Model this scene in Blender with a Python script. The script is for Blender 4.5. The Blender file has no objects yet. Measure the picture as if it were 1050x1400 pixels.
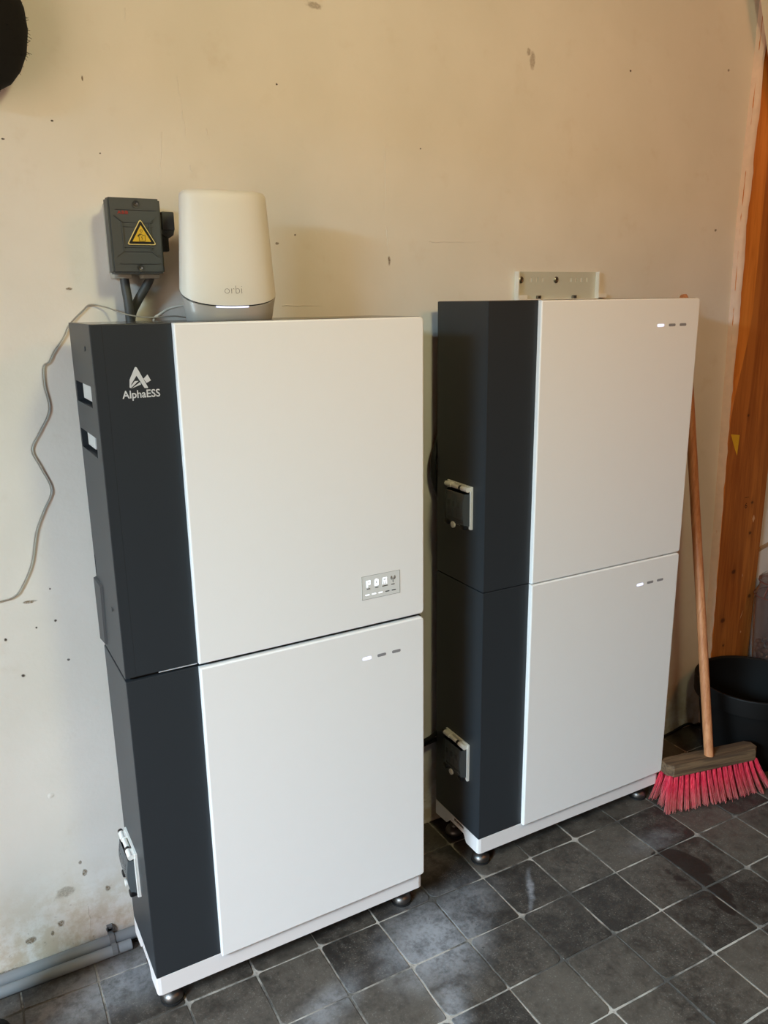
import bpy, bmesh, math, random
from mathutils import Vector, Matrix
random.seed(7)
S = bpy.context.scene
COL = S.collection
PI = math.pi

# ------------------------------------------------------------------ camera
F_PX = 1100.56
CAM = (-0.2213, -1.6107, 1.3691)
YAW, PITCH, ROLL = 0.5027, -0.2566, -0.01408
fw = Vector((math.sin(YAW) * math.cos(PITCH), math.cos(YAW) * math.cos(PITCH), math.sin(PITCH)))
rt = Vector((math.cos(YAW), -math.sin(YAW), 0)); up = rt.cross(fw)
r2 = rt * math.cos(ROLL) + up * math.sin(ROLL)
u2 = -rt * math.sin(ROLL) + up * math.cos(ROLL)
cd = bpy.data.cameras.new('camera'); cam = bpy.data.objects.new('camera', cd); COL.objects.link(cam)
cd.sensor_fit = 'VERTICAL'; cd.sensor_height = 36; cd.sensor_width = 27
cd.lens = F_PX / 1400 * 36; cd.clip_start = 0.02
m = Matrix((r2, u2, -fw)).transposed().to_4x4(); m.translation = Vector(CAM)
cam.matrix_world = m
S.camera = cam

# ------------------------------------------------------------------ light
S.view_settings.view_transform = 'Standard'; S.view_settings.look = 'None'
S.view_settings.exposure = 0.0; S.view_settings.gamma = 1.0
S.view_settings.use_curve_mapping = False
world = bpy.data.worlds.new('world'); S.world = world; world.use_nodes = True
bg = world.node_tree.nodes['Background']
bg.inputs[0].default_value = (1.0, 0.73, 0.54, 1); bg.inputs[1].default_value = 3.5

def area_light(name, loc, target, sx, sy, power, col, shape='RECTANGLE', spread=180):
    l = bpy.data.lights.new(name, 'AREA'); l.shape = shape; l.size = sx; l.size_y = sy
    l.energy = power; l.color = col; l.spread = math.radians(spread)
    o = bpy.data.objects.new(name, l); COL.objects.link(o); o.location = loc
    o.rotation_euler = (Vector(target) - Vector(loc)).to_track_quat('-Z', 'Y').to_euler()
    return o
# daylight outside (blue sky, plus an unseen warm light added above it), entering through the open doorway in the left wall
area_light('blue_sky_daylight', (-3.6, -2.0, 2.9), (0.3, -0.3, 0.2), 1.6, 1.6, 780, (0.49, 0.80, 1.0))
area_light('added_warm_outside', (-3.6, -2.4, 3.9), (0.3, -0.4, 0.05), 2.0, 2.0, 230, (1.0, 0.30, 0.20))
portal = area_light('doorway_portal', (-1.69, -1.8, 1.0), (0, -1.8, 1.0), 1.6, 2.0, 1, (1, 1, 1)); portal.data.cycles.is_portal = True
# two unseen warm lights added under the ceiling to warm the wall
area_light('added_warm_fill', (0.45, -1.6, 2.3), (0.5, -0.1, 1.4), 0.3, 0.3, 10.4, (1.0, 0.92, 0.52), 'DISK')
area_light('added_warm_fill', (1.6, -1.8, 2.35), (1.3, -0.2, 1.2), 0.5, 0.5, 7.5, (1.0, 0.36, 0.12), 'DISK')

# ------------------------------------------------------------------ material helpers
def lin(c):
    c = c / 255
    return c / 12.92 if c <= 0.04045 else ((c + 0.055) / 1.055) ** 2.4
def rgb(r, g, b): return (lin(r), lin(g), lin(b), 1)

class NT:
    def __init__(s, name):
        s.m = bpy.data.materials.new(name); s.m.use_nodes = True
        s.t = s.m.node_tree; s.b = s.t.nodes['Principled BSDF']
    def n(s, typ, **kw):
        nd = s.t.nodes.new(typ)
        for k, v in kw.items(): setattr(nd, k, v)
        return nd
    def l(s, a, b): s.t.links.new(a, b)
    def val(s, sock, v):
        if hasattr(v, 'links'): s.l(v, sock)
        else: sock.default_value = v
    def math(s, op, a, b=0.0, clamp=False):
        nd = s.n('ShaderNodeMath', operation=op, use_clamp=clamp); s.val(nd.inputs[0], a); s.val(nd.inputs[1], b); return nd.outputs[0]
    def mix(s, f, a, b):
        nd = s.n('ShaderNodeMix', data_type='RGBA'); s.val(nd.inputs[0], f); s.val(nd.inputs[6], a); s.val(nd.inputs[7], b); return nd.outputs[2]
    def noise(s, vec, scale, detail=4, rough=0.55, dist=0.0):
        nd = s.n('ShaderNodeTexNoise'); s.l(vec, nd.inputs['Vector']); nd.inputs['Scale'].default_value = scale
        nd.inputs['Detail'].default_value = detail; nd.inputs['Roughness'].default_value = rough; nd.inputs['Distortion'].default_value = dist
        return nd.outputs['Fac']
    def ramp(s, f, a, b, lo=0.0, hi=1.0):
        nd = s.n('ShaderNodeMapRange', interpolation_type='SMOOTHSTEP'); s.val(nd.inputs[0], f)
        for i, v in enumerate((a, b, lo, hi)): nd.inputs[i + 1].default_value = v
        return nd.outputs[0]
    def pos(s): return s.n('ShaderNodeNewGeometry').outputs['Position']
    def obj(s): return s.n('ShaderNodeTexCoord').outputs['Object']
    def rnd(s): return s.n('ShaderNodeObjectInfo').outputs['Random']
    def scaled(s, vec, sc):
        nd = s.n('ShaderNodeMapping'); s.l(vec, nd.inputs[0]); nd.inputs['Scale'].default_value = sc; return nd.outputs[0]
    def spot(s, vec, loc, ang, sc, inner=0.55, axis=1):
        nd = s.n('ShaderNodeMapping', vector_type='TEXTURE'); s.l(vec, nd.inputs[0])
        nd.inputs['Location'].default_value = loc
        nd.inputs['Rotation'].default_value = (0, ang, 0) if axis == 1 else (0, 0, ang)
        nd.inputs['Scale'].default_value = sc
        ln = s.n('ShaderNodeVectorMath', operation='LENGTH'); s.l(nd.outputs[0], ln.inputs[0])
        return s.ramp(ln.outputs['Value'], 1.0, inner)
    def warp(s, vec, scale, amt):
        nd = s.n('ShaderNodeTexNoise'); s.l(vec, nd.inputs['Vector']); nd.inputs['Scale'].default_value = scale; nd.inputs['Detail'].default_value = 3
        a = s.n('ShaderNodeVectorMath', operation='SUBTRACT'); s.l(nd.outputs['Color'], a.inputs[0]); a.inputs[1].default_value = (.5, .5, .5)
        b = s.n('ShaderNodeVectorMath', operation='SCALE'); s.l(a.outputs[0], b.inputs[0]); b.inputs['Scale'].default_value = amt
        c = s.n('ShaderNodeVectorMath', operation='ADD'); s.l(vec, c.inputs[0]); s.l(b.outputs[0], c.inputs[1]); return c.outputs[0]
    def set(s, col=None, rough=None, metal=None, spec=None, **kw):
        if col is not None: s.val(s.b.inputs['Base Color'], col)
        if rough is not None: s.val(s.b.inputs['Roughness'], rough)
        if metal is not None: s.val(s.b.inputs['Metallic'], metal)
        if spec is not None: s.val(s.b.inputs['Specular IOR Level'], spec)
        for k, v in kw.items(): s.val(s.b.inputs[k], v)
        return s
    def bump(s, h, dist=0.001, strength=1.0):
        nd = s.n('ShaderNodeBump'); s.l(h, nd.inputs['Height']); nd.inputs['Distance'].default_value = dist; nd.inputs['Strength'].default_value = strength
        s.l(nd.outputs[0], s.b.inputs['Normal']); return s

def plain(name, c, rough=0.5, metal=0.0, var=0.06, scale=30, spec=None, bump=0.0):
    """a one-colour material with slight grain so that it is not perfectly uniform"""
    t = NT(name); o = t.obj(); f = t.noise(o, scale, 3)
    dk = tuple(x * (1 - var) for x in c[:3]) + (1,); lt = tuple(min(1, x * (1 + var)) for x in c[:3]) + (1,)
    t.set(t.mix(f, dk, lt), rough, metal, spec)
    if bump: t.bump(t.noise(o, scale * 12, 2), bump)
    return t.m

def glow(name, c, e):
    t = NT(name); t.set(c, 0.4); t.b.inputs['Emission Color'].default_value = c; t.b.inputs['Emission Strength'].default_value = e; return t.m

# ---- wall plaster
SP = [(-0.141,0.086,0.0093,0.009),(-0.203,0.07,0.012,0.008),(-0.082,0.19,0.0062,0.0089),(-0.039,0.133,0.0065,0.0073),(-0.088,0.218,0.0038,0.0053),(-0.16,0.069,0.0046,0.0063),(-0.25,0.013,0.0269,0.0071),(-0.169,0.749,0.0033,0.0039),(-0.148,0.668,0.004,0.004),(-0.077,0.769,0.003,0.003),(-0.062,0.682,0.0035,0.0031),(-0.12,0.817,0.0144,0.0037),(-0.113,0.762,0.0023,0.0023),(-0.08,0.836,0.002,0.0022),(0.439,1.78,0.0025,0.0021),(1.066,1.894,0.0086,0.0225),(1.055,1.911,0.0063,0.0089),(0.525,1.928,0.0191,0.0077),(1.72,1.945,0.0051,0.0035),(1.37,1.905,0.0039,0.0026),(0.767,1.687,0.0024,0.0019),(0.425,1.485,0.0048,0.0031),(0.465,1.502,0.0024,0.0021),(-0.065,1.644,0.0034,0.0017),(0.017,1.679,0.003,0.0018),(0.075,1.752,0.0019,0.0047),(0.093,1.632,0.0019,0.0016),(0.686,1.455,0.0037,0.0108),(1.722,1.545,0.0059,0.0039),(-0.017,1.792,0.0035,0.0023),(0.016,1.398,0.0076,0.0026),(-0.124,0.157,0.0216,0.016)]
LN = [(0.68,1.688,0.678,1.539),(0.68,1.524,0.686,1.455),(0.788,1.495,0.949,1.498),(0.243,1.775,0.248,1.717),(0.248,1.717,0.252,1.661),(0.291,1.688,0.298,1.665),(0.255,1.621,0.267,1.595),(0.159,1.874,0.159,1.845),(-0.083,0.102,-0.085,0.027),(0.43,1.362,0.52,1.361),(0.206,1.677,0.196,1.581)]
def plaster(name):
    t = NT(name); p = t.pos(); pw = t.warp(p, 60, 0.006)
    n1 = t.noise(p, 2.2, 4); n2 = t.noise(p, 14, 5, .6); n3 = t.noise(p, 90, 3)
    col = t.mix(t.ramp(n1, .3, .7), rgb(228, 225, 216), rgb(238, 235, 228))
    col = t.mix(t.math('MULTIPLY', t.ramp(n2, .55, .8), .25), col, rgb(205, 192, 170))
    # damp, flaking patch low on the wall
    sx = t.n('ShaderNodeSeparateXYZ'); t.l(p, sx.inputs[0])
    low = t.ramp(sx.outputs['Z'], .26, .02)
    d1 = t.math('MULTIPLY', low, t.ramp(t.noise(p, 16, 6, .7), .38, .60))
    col = t.mix(t.math('MULTIPLY', d1, .75), col, rgb(196, 180, 150))
    d2 = t.math('MULTIPLY', low, t.ramp(t.noise(p, 70, 5, .7), .6, .72))
    col = t.mix(t.math('MULTIPLY', d2, .7), col, rgb(146, 132, 110))
    h = t.math('ADD', t.math('MULTIPLY', n2, .8), t.math('MULTIPLY', n3, .12))
    vo = t.n('ShaderNodeTexVoronoi'); t.l(pw, vo.inputs['Vector']); vo.inputs['Scale'].default_value = 13
    pock = t.math('MULTIPLY', t.ramp(vo.outputs['Distance'], .10, .03), t.ramp(t.noise(p, 5, 2), .5, .62))
    h = t.math('ADD', h, t.math('MULTIPLY', pock, .5))
    t.set(col, .62, spec=.35).bump(h, .0022, .8)
    return t.m
M_wall = plaster('plaster_wall'); 

def stain_mat(name, c, strength):
    t = NT(name); o = t.obj(); w = t.warp(t.pos(), 70, .9); pw = t.n('ShaderNodeVectorMath', operation='SUBTRACT'); t.l(w, pw.inputs[0]); t.l(t.pos(), pw.inputs[1])
    v = t.n('ShaderNodeVectorMath', operation='ADD'); t.l(o, v.inputs[0]); t.l(pw.outputs[0], v.inputs[1])
    ln = t.n('ShaderNodeVectorMath', operation='LENGTH'); t.l(v.outputs[0], ln.inputs[0])
    a = t.math('MULTIPLY', t.ramp(ln.outputs['Value'], .78, .42), strength)
    a = t.math('MULTIPLY', a, t.ramp(t.noise(t.pos(), 300, 3), .3, .6, .55, 1))
    t.set(c, .8); t.l(a, t.b.inputs['Alpha']); return t.m
M_stain = stain_mat('brown_stain', rgb(146, 126, 98), .65); M_smudge = stain_mat('faint_smudge', rgb(140, 118, 88), .35); M_fleck = stain_mat('dark_fleck', rgb(70, 58, 44), .85)

# ---- floor tiles
def tile_mat():
    t = NT('dark_stone_tile'); p = t.pos(); r = t.rnd()
    n1 = t.noise(p, 5, 5, .6, .6); n2 = t.noise(p, 26, 6, .65, .4); n3 = t.noise(p, 160, 3)
    f = t.math('ADD', t.math('MULTIPLY', n1, .35), t.math('MULTIPLY', n2, .35)); f = t.math('ADD', f, t.math('MULTIPLY', t.noise(p, 75, 6, .7), .30))
    f = t.math('ADD', f, t.math('MULTIPLY', t.math('SUBTRACT', r, .5), .16))
    col = t.mix(t.ramp(f, .36, .66), rgb(40, 37, 34), rgb(86, 80, 72))
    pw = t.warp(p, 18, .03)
    # chalky dust trodden into the floor near the cabinets, with bluish daylight sheen painted in
    dust_sheen = None
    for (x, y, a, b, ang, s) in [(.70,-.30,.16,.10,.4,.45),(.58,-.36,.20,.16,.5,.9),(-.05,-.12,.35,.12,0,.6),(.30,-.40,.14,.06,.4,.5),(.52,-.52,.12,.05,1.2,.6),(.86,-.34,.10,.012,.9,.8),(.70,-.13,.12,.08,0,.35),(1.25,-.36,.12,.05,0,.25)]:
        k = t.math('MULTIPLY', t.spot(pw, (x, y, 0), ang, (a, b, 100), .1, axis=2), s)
        dust_sheen = k if dust_sheen is None else t.math('MAXIMUM', dust_sheen, k)
    dust_sheen = t.math('MULTIPLY', dust_sheen, t.ramp(t.math('ADD', t.math('MULTIPLY', n2, .5), t.math('MULTIPLY', t.noise(p, 90, 5, .7), .5)), .36, .60, .35, 1))
    col = t.mix(t.math('MULTIPLY', dust_sheen, .75), col, rgb(168, 172, 178))
    spk = t.math('MULTIPLY', t.ramp(t.noise(p, 240, 3, .7), .56, .66), t.ramp(n2, .35, .6))
    col = t.mix(t.math('MULTIPLY', spk, .30), col, rgb(150, 146, 138))
    # black smudges, and the dark dried spill
    sm = t.math('MULTIPLY', t.ramp(t.noise(p, 45, 4, .7), .62, .70), t.ramp(t.noise(p, 4, 2), .5, .65))
    col = t.mix(t.math('MULTIPLY', sm, .8), col, rgb(30, 28, 27))
    pq = t.warp(p, 30, .014)
    st = None
    for (x, y, a, b, ang) in [(1.262,-.455,.075,.034,-1.20),(1.246,-.53,.085,.026,-1.55),(1.225,-.60,.045,.022,-1.9),(1.235,-.40,.030,.010,-.2)]:
        k = t.spot(pq, (x, y, 0), ang, (a, b, 100), .82, axis=2)
        st = k if st is None else t.math('MAXIMUM', st, k)
    fr = t.math('MULTIPLY', t.spot(pq, (1.20, -.50, 0), -1.5, (.09, .016, 100), .3, axis=2), t.ramp(n2, .45, .55))
    st = t.math('MAXIMUM', st, fr)
    col = t.mix(t.math('MULTIPLY', st, .95), col, rgb(33, 27, 24))
    ro = t.ramp(n2, .3, .7, .40, .62)
    t.set(col, ro, spec=.42).bump(t.math('ADD', t.math('MULTIPLY', n2, .6), t.math('MULTIPLY', n3, .25)), .0016, .6)
    return t.m
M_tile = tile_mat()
def grout_mat():
    t = NT('grout'); p = t.pos(); sx = t.n('ShaderNodeSeparateXYZ'); t.l(p, sx.inputs[0])
    col = t.mix(t.ramp(t.noise(p, 5, 5, .65), .43, .60), rgb(74, 72, 68), rgb(176, 170, 160))
    col = t.mix(t.ramp(t.noise(p, 60, 4), .55, .75), col, rgb(120, 114, 106))
    t.set(col, .85).bump(t.noise(p, 200, 3), .001); return t.m
M_grout = grout_mat()

# ---- timber
def timber(name, a, b, knots=(), axis='Z', seed=0.0, scale=1.0, rough=.5):
    t = NT(name); o = t.obj()
    sc = {'Z': (9, 9, .55), 'X': (.55, 9, 9)}[axis]
    v = t.scaled(o, tuple(k * scale for k in sc))
    nd = t.n('ShaderNodeVectorMath', operation='ADD'); t.l(v, nd.inputs[0]); nd.inputs[1].default_value = (seed, seed * 1.7, seed * .3)
    v = nd.outputs[0]
    g = t.noise(v, 3.2, 5, .55, 1.2); g2 = t.noise(t.scaled(o, tuple(k * 6 * scale for k in sc)), 4, 3)
    f = t.math('ADD', t.math('MULTIPLY', g, .75), t.math('MULTIPLY', g2, .25))
    col = t.mix(t.ramp(f, .36, .64), a, b)
    if knots:
        w = t.warp(o, 40, .008); acc = None; halo = None
        for (x, z, r) in knots:
            k = t.spot(w, (x, 0, z), 0, (r * 1.25, 100, r), .35); acc = k if acc is None else t.math('MAXIMUM', acc, k)
            k = t.spot(w, (x, 0, z), 0, (r * 2.4, 100, r * 5), .1); halo = k if halo is None else t.math('MAXIMUM', halo, k)
        col = t.mix(t.math('MULTIPLY', halo, .35), col, tuple(x * .55 for x in a[:3]) + (1,))
        col = t.mix(t.math('MULTIPLY', acc, .85), col, tuple(x * .22 for x in a[:3]) + (1,))
    t.set(col, rough).bump(f, .001, .5); return t.m
M_post = timber('pine_post', rgb(158, 90, 36), rgb(194, 120, 54),
    [(-.015,.52,.010),(-.045,.36,.011),(.045,.64,.007),(.06,1.27,.006),(-.02,1.02,.006),(.085,1.43,.013),(.07,1.31,.008),(.092,1.60,.010),(.04,.74,.006),(.075,.42,.009),(-.03,.27,.006),(.01,1.7,.008)], seed=2.0)
M_lit_edge = timber('lit_post_edge', rgb(196, 112, 40), rgb(222, 140, 60), seed=5.0)  # post timber again, the strip of light on it painted brighter
M_ceil = timber('ceiling_boards', rgb(120, 82, 50), rgb(150, 106, 68), axis='X', seed=1.0)
M_wall2 = timber('dark_side_boards', rgb(70, 48, 32), rgb(98, 70, 48), axis='X', seed=9.0)
M_handle = timber('broom_handle_wood', rgb(176, 112, 72), rgb(204, 142, 98), seed=3.0, scale=3, rough=.42)
M_block = timber('broom_block_wood', rgb(72, 54, 38), rgb(114, 90, 64), axis='X', seed=4.0, scale=2.5, rough=.75)
M_boot = plain('boot_rubber', rgb(9, 9, 10), .6, spec=.2)
M_crate = timber('crate_wood', rgb(120, 92, 62), rgb(156, 122, 84), axis='X', seed=6.0, scale=2)

# ---- others
M_dark = plain('anthracite_coat', rgb(45, 49, 53), .42, var=.03, spec=.4)
M_top = plain('anthracite_top', rgb(60, 60, 60), .16, var=.03)
M_white = plain('white_lacquer', rgb(241, 240, 238), .33, var=.008, spec=.45)
M_plinth = plain('white_plinth_coat', rgb(232, 228, 226), .45, var=.01)
M_black = plain('black_gap', rgb(14, 14, 15), .7)
M_liner = plain('recess_liner', rgb(196, 196, 194), .5)
M_hood = plain('hood_grey', rgb(62, 63, 64), .5)
M_steel = plain('foot_steel', rgb(122, 119, 116), .42, 1.0, .1)
M_rubber = plain('black_rubber', rgb(20, 20, 21), .6)
M_led_on = glow('led_on', rgb(222, 226, 255), 1.0)
M_led_off = plain('led_off', rgb(140, 138, 140), .4)
M_line = plain('display_outline', rgb(150, 152, 150), .5)
M_icon_on = glow('icon_lit', rgb(240, 246, 255), .85)
M_icon_off = plain('icon_dark', rgb(84, 86, 88), .5)
M_disp = plain('display_glass', rgb(224, 225, 222), .18, var=.004)
M_logo = plain('logo_silver', rgb(205, 207, 208), .4)
M_wp = plain('white_plastic', rgb(232, 230, 222), .4, var=.02)
M_bp = plain('black_plastic', rgb(18, 18, 19), .35)
M_mod = plain('breaker_module_grey', rgb(190, 192, 192), .5)
def smoke():
    t = NT('smoked_window'); t.set(rgb(140, 147, 150), .10); t.b.inputs['Transmission Weight'].default_value = .6; t.b.inputs['IOR'].default_value = 1.25; return t.m
M_smoke = smoke()
M_iso = plain('isolator_cover', rgb(74, 78, 78), .5, var=.03, spec=.35)
M_isob = plain('isolator_base', rgb(178, 178, 168), .55)
M_knob = plain('isolator_knob', rgb(50, 54, 55), .5)
M_red = plain('red_print', rgb(150, 44, 40), .5)
M_yel = plain('sticker_yellow', rgb(228, 186, 48), .4)
M_yrim = plain('sticker_rim', rgb(236, 214, 140), .4)
M_cable = plain('dark_conduit', rgb(66, 68, 68), .5)
M_orbi = plain('router_shell', rgb(230, 228, 218), .48, var=.008)
M_silver = plain('router_silver', rgb(204, 201, 195), .38, .35, .02)
M_txt = plain('router_print', rgb(120, 116, 104), .4)
M_wire = plain('white_wire', rgb(206, 202, 190), .5)
M_wire2 = plain('grey_wire', rgb(164, 159, 148), .5)  # darker grey than the router cord
M_pipe = plain('grey_conduit', rgb(128, 134, 138), .45, var=.05)
M_clip = plain('clip_grey', rgb(104, 108, 110), .5)
M_galv = plain('bracket_coat', rgb(244, 240, 230), .42, var=.02)
M_glint = plain('glint_strip', rgb(190, 192, 196), .4)  # pale seam strip, the glint of its metal put into the colour
M_ledge = plain('bucket_ledge', rgb(70, 66, 64), .5)
M_plate = plain('bracket_plate_coat', rgb(204, 206, 194), .42, var=.02)
M_screw = plain('screw_steel', rgb(150, 146, 138), .35, 1.0)
M_bucket = plain('black_bucket', rgb(14, 12, 11), .6, var=.25, scale=20, spec=.22)
def bristle():
    t = NT('red_bristles'); o = t.pos(); sx = t.n('ShaderNodeSeparateXYZ'); t.l(o, sx.inputs[0])
    n = t.noise(t.scaled(o, (1, 1, .15)), 260, 2)
    col = t.mix(t.ramp(n, .35, .65), rgb(216, 46, 78), rgb(242, 92, 110))
    dirt = t.math('MULTIPLY', t.ramp(sx.outputs['Z'], .075, .0), t.ramp(n, .3, .6, .25, .8))
    col = t.mix(dirt, col, rgb(196, 140, 128)); t.set(col, .45); return t.m
M_bristle = bristle()
def glass():
    t = NT('jar_glass'); t.set(rgb(232, 222, 218), .05); t.b.inputs['Transmission Weight'].default_value = .965; t.b.inputs['IOR'].default_value = 1.45; return t.m
M_glass = glass()
M_seal = plain('seal_rubber', rgb(120, 62, 46), .6)
M_nut = plain('nut_shell', rgb(132, 84, 56), .6, var=.25, scale=60)
M_card = plain('white_card', rgb(220, 212, 204), .7)
M_kraft = plain('kraft_edge', rgb(172, 140, 104), .8)
M_wool = plain('black_wool', rgb(12, 12, 12), .95, var=.3, scale=200)
M_trim = plain('pale_plaster_edge', rgb(232, 208, 190), .8, var=.12, scale=40)
M_brace = plain('pale_brace_paint', rgb(226, 214, 192), .6, var=.04)
M_pencil = plain('pencil_mark', rgb(40, 30, 22), .8)
M_scuff = plain('pale_scuff', rgb(214, 170, 128), .8)
M_sticker = plain('old_yellow_sticker', rgb(236, 190, 50), .6)

# ------------------------------------------------------------------ mesh helpers
def tag(o, label=None, cat=None, group=None, kind=None):
    if label: o['label'] = label
    if cat: o['category'] = cat
    if group: o['group'] = group
    if kind: o['kind'] = kind
    return o
def thing(name, label, cat, loc=(0, 0, 0), rz=0, group=None):
    o = bpy.data.objects.new(name, None); COL.objects.link(o); o.empty_display_size = .05
    o.location = loc; o.rotation_euler = (0, 0, rz); return tag(o, label, cat, group)
def link(name, bm, mat, parent=None, smooth=None):
    me = bpy.data.meshes.new(name); bmesh.ops.recalc_face_normals(bm, faces=bm.faces); bm.to_mesh(me); bm.free()
    me.materials.append(mat)
    if smooth is not None:
        for p in me.polygons: p.use_smooth = True
        try: me.set_sharp_from_angle(angle=math.radians(smooth))
        except Exception: pass
    o = bpy.data.objects.new(name, me); COL.objects.link(o)
    if parent: o.parent = parent
    if smooth is not None and smooth <= 40:
        w = o.modifiers.new('weighted', 'WEIGHTED_NORMAL'); w.keep_sharp = True; w.weight = 90
    return o
def NB(): return bmesh.new()
def merge(bm, other):
    me = bpy.data.meshes.new('t'); other.to_mesh(me); other.free(); bm.from_mesh(me); bpy.data.meshes.remove(me)
def box(bm, x0, x1, y0, y1, z0, z1, bev=0.0, seg=2, mat=None):
    b = bmesh.new(); bmesh.ops.create_cube(b, size=1)
    for v in b.verts: v.co = Vector(((x0 + x1) / 2 + v.co.x * (x1 - x0), (y0 + y1) / 2 + v.co.y * (y1 - y0), (z0 + z1) / 2 + v.co.z * (z1 - z0)))
    if bev: bmesh.ops.bevel(b, geom=list(b.edges), offset=bev, segments=seg, profile=.5, affect='EDGES')
    if mat: bmesh.ops.transform(b, matrix=mat, verts=b.verts)
    merge(bm, b); return bm
def prism(bm, pts, frame, d0, d1):
    """extrude polygon pts (a,b) between depth d0 and d1; frame maps (a,b,d) to xyz"""
    n = len(pts); lo = [bm.verts.new(frame(a, b, d0)) for a, b in pts]; hi = [bm.verts.new(frame(a, b, d1)) for a, b in pts]
    bm.faces.new(lo); bm.faces.new(hi[::-1])
    for i in range(n): bm.faces.new((lo[i], hi[i], hi[(i + 1) % n], lo[(i + 1) % n]))
    return bm
XZ = lambda a, b, d: Vector((a, d, b))       # polygon in the x-z plane, depth along y
YZ = lambda a, b, d: Vector((d, a, b))
XY = lambda a, b, d: Vector((a, b, d))
def lathe(bm, prof, seg=32, c=(0, 0, 0), axis='Z', close=False):
    rings = []
    for r, h in prof:
        ring = []
        for i in range(seg):
            a = 2 * PI * i / seg; x, y = r * math.cos(a), r * math.sin(a)
            v = {'Z': (x, y, h), 'Y': (x, h, y), 'X': (h, x, y)}[axis]
            ring.append(bm.verts.new(Vector(c) + Vector(v)))
        rings.append(ring)
    for k in range(len(rings) - 1):
        for i in range(seg): bm.faces.new((rings[k][i], rings[k][(i + 1) % seg], rings[k + 1][(i + 1) % seg], rings[k + 1][i]))
    if close:
        for i in range(seg): bm.faces.new((rings[-1][i], rings[-1][(i + 1) % seg], rings[0][(i + 1) % seg], rings[0][i]))
    else:
        bm.faces.new(rings[0][::-1]); bm.faces.new(rings[-1])
    return bm
def smoothpath(pts, n=6):
    P = [Vector(p) for p in pts]; out = []
    for i in range(len(P) - 1):
        p0 = P[max(i - 1, 0)]; p1 = P[i]; p2 = P[i + 1]; p3 = P[min(i + 2, len(P) - 1)]
        for k in range(n):
            t = k / n
            out.append(.5 * ((2 * p1) + (p2 - p0) * t + (2 * p0 - 5 * p1 + 4 * p2 - p3) * t * t + (3 * p1 - p0 - 3 * p2 + p3) * t ** 3))
    out.append(P[-1]); return out
def tube(bm, pts, r, seg=10, r_end=None):
    P = [Vector(p) for p in pts]; rings = []; nrm = None
    for i, p in enumerate(P):
        t = (P[min(i + 1, len(P) - 1)] - P[max(i - 1, 0)]).normalized()
        if nrm is None: nrm = t.orthogonal().normalized()
        nrm = (nrm - t * nrm.dot(t)).normalized(); bn = t.cross(nrm)
        rr = r if r_end is None else r + (r_end - r) * i / (len(P) - 1)
        rings.append([bm.verts.new(p + (nrm * math.cos(2 * PI * k / seg) + bn * math.sin(2 * PI * k / seg)) * rr) for k in range(seg)])
    for k in range(len(rings) - 1):
        for i in range(seg): bm.faces.new((rings[k][i], rings[k][(i + 1) % seg], rings[k + 1][(i + 1) % seg], rings[k + 1][i]))
    bm.faces.new(rings[0][::-1]); bm.faces.new(rings[-1]); return bm
def holes_plate(bm, a0, a1, b0, b1, holes, frame, d0, d1):
    """a plate with rectangular holes (ha0,ha1,hb0,hb1)"""
    A = sorted({a0, a1, *[h[0] for h in holes], *[h[1] for h in holes]}); B = sorted({b0, b1, *[h[2] for h in holes], *[h[3] for h in holes]})
    inh = lambda a, b: any(h[0] < a < h[1] and h[2] < b < h[3] for h in holes)
    solid = {}
    for i in range(len(A) - 1):
        for j in range(len(B) - 1): solid[i, j] = not inh((A[i] + A[i + 1]) / 2, (B[j] + B[j + 1]) / 2)
    vt = {}
    def V(i, j, k):
        if (i, j, k) not in vt: vt[i, j, k] = bm.verts.new(frame(A[i], B[j], (d0, d1)[k]))
        return vt[i, j, k]
    for (i, j), s in solid.items():
        if not s: continue
        bm.faces.new((V(i, j, 0), V(i + 1, j, 0), V(i + 1, j + 1, 0), V(i, j + 1, 0)))
        bm.faces.new((V(i, j, 1), V(i, j + 1, 1), V(i + 1, j + 1, 1), V(i + 1, j, 1)))
        for (di, dj, e) in ((-1, 0, ((i, j), (i, j + 1))), (1, 0, ((i + 1, j), (i + 1, j + 1))), (0, -1, ((i, j), (i + 1, j))), (0, 1, ((i, j + 1), (i + 1, j + 1)))):
            if not solid.get((i + di, j + dj), False):
                (p, q) = e; bm.faces.new((V(*p, 0), V(*q, 0), V(*q, 1), V(*p, 1)))
    return bm
def text(name, s, size, mat, parent, place, depth=.0003, spacing=1.0, bold=0.0):
    cu = bpy.data.curves.new(name, 'FONT'); cu.body = s; cu.size = size; cu.extrude = 0; cu.space_character = spacing; cu.resolution_u = 3; cu.offset = bold
    o = bpy.data.objects.new(name, cu); COL.objects.link(o)
    bpy.context.view_layer.update()
    me = bpy.data.meshes.new_from_object(o.evaluated_get(bpy.context.evaluated_depsgraph_get()))
    bpy.data.objects.remove(o); bpy.data.curves.remove(cu)
    me.name = name; me.materials.clear(); me.materials.append(mat)
    for v in me.vertices: v.co = place(v.co.x, v.co.y, v.co.z)
    q = bpy.data.objects.new(name, me); COL.objects.link(q)
    if parent: q.parent = parent
    return q
def rrect(x0, x1, z0, z1, r, n=4):
    out = []
    for cx, cz, a in ((x1 - r, z1 - r, 0), (x0 + r, z1 - r, 90), (x0 + r, z0 + r, 180), (x1 - r, z0 + r, 270)):
        for k in range(n + 1):
            t = math.radians(a + 90 * k / n); out.append((cx + r * math.cos(t), cz + r * math.sin(t)))
    return out

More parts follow.
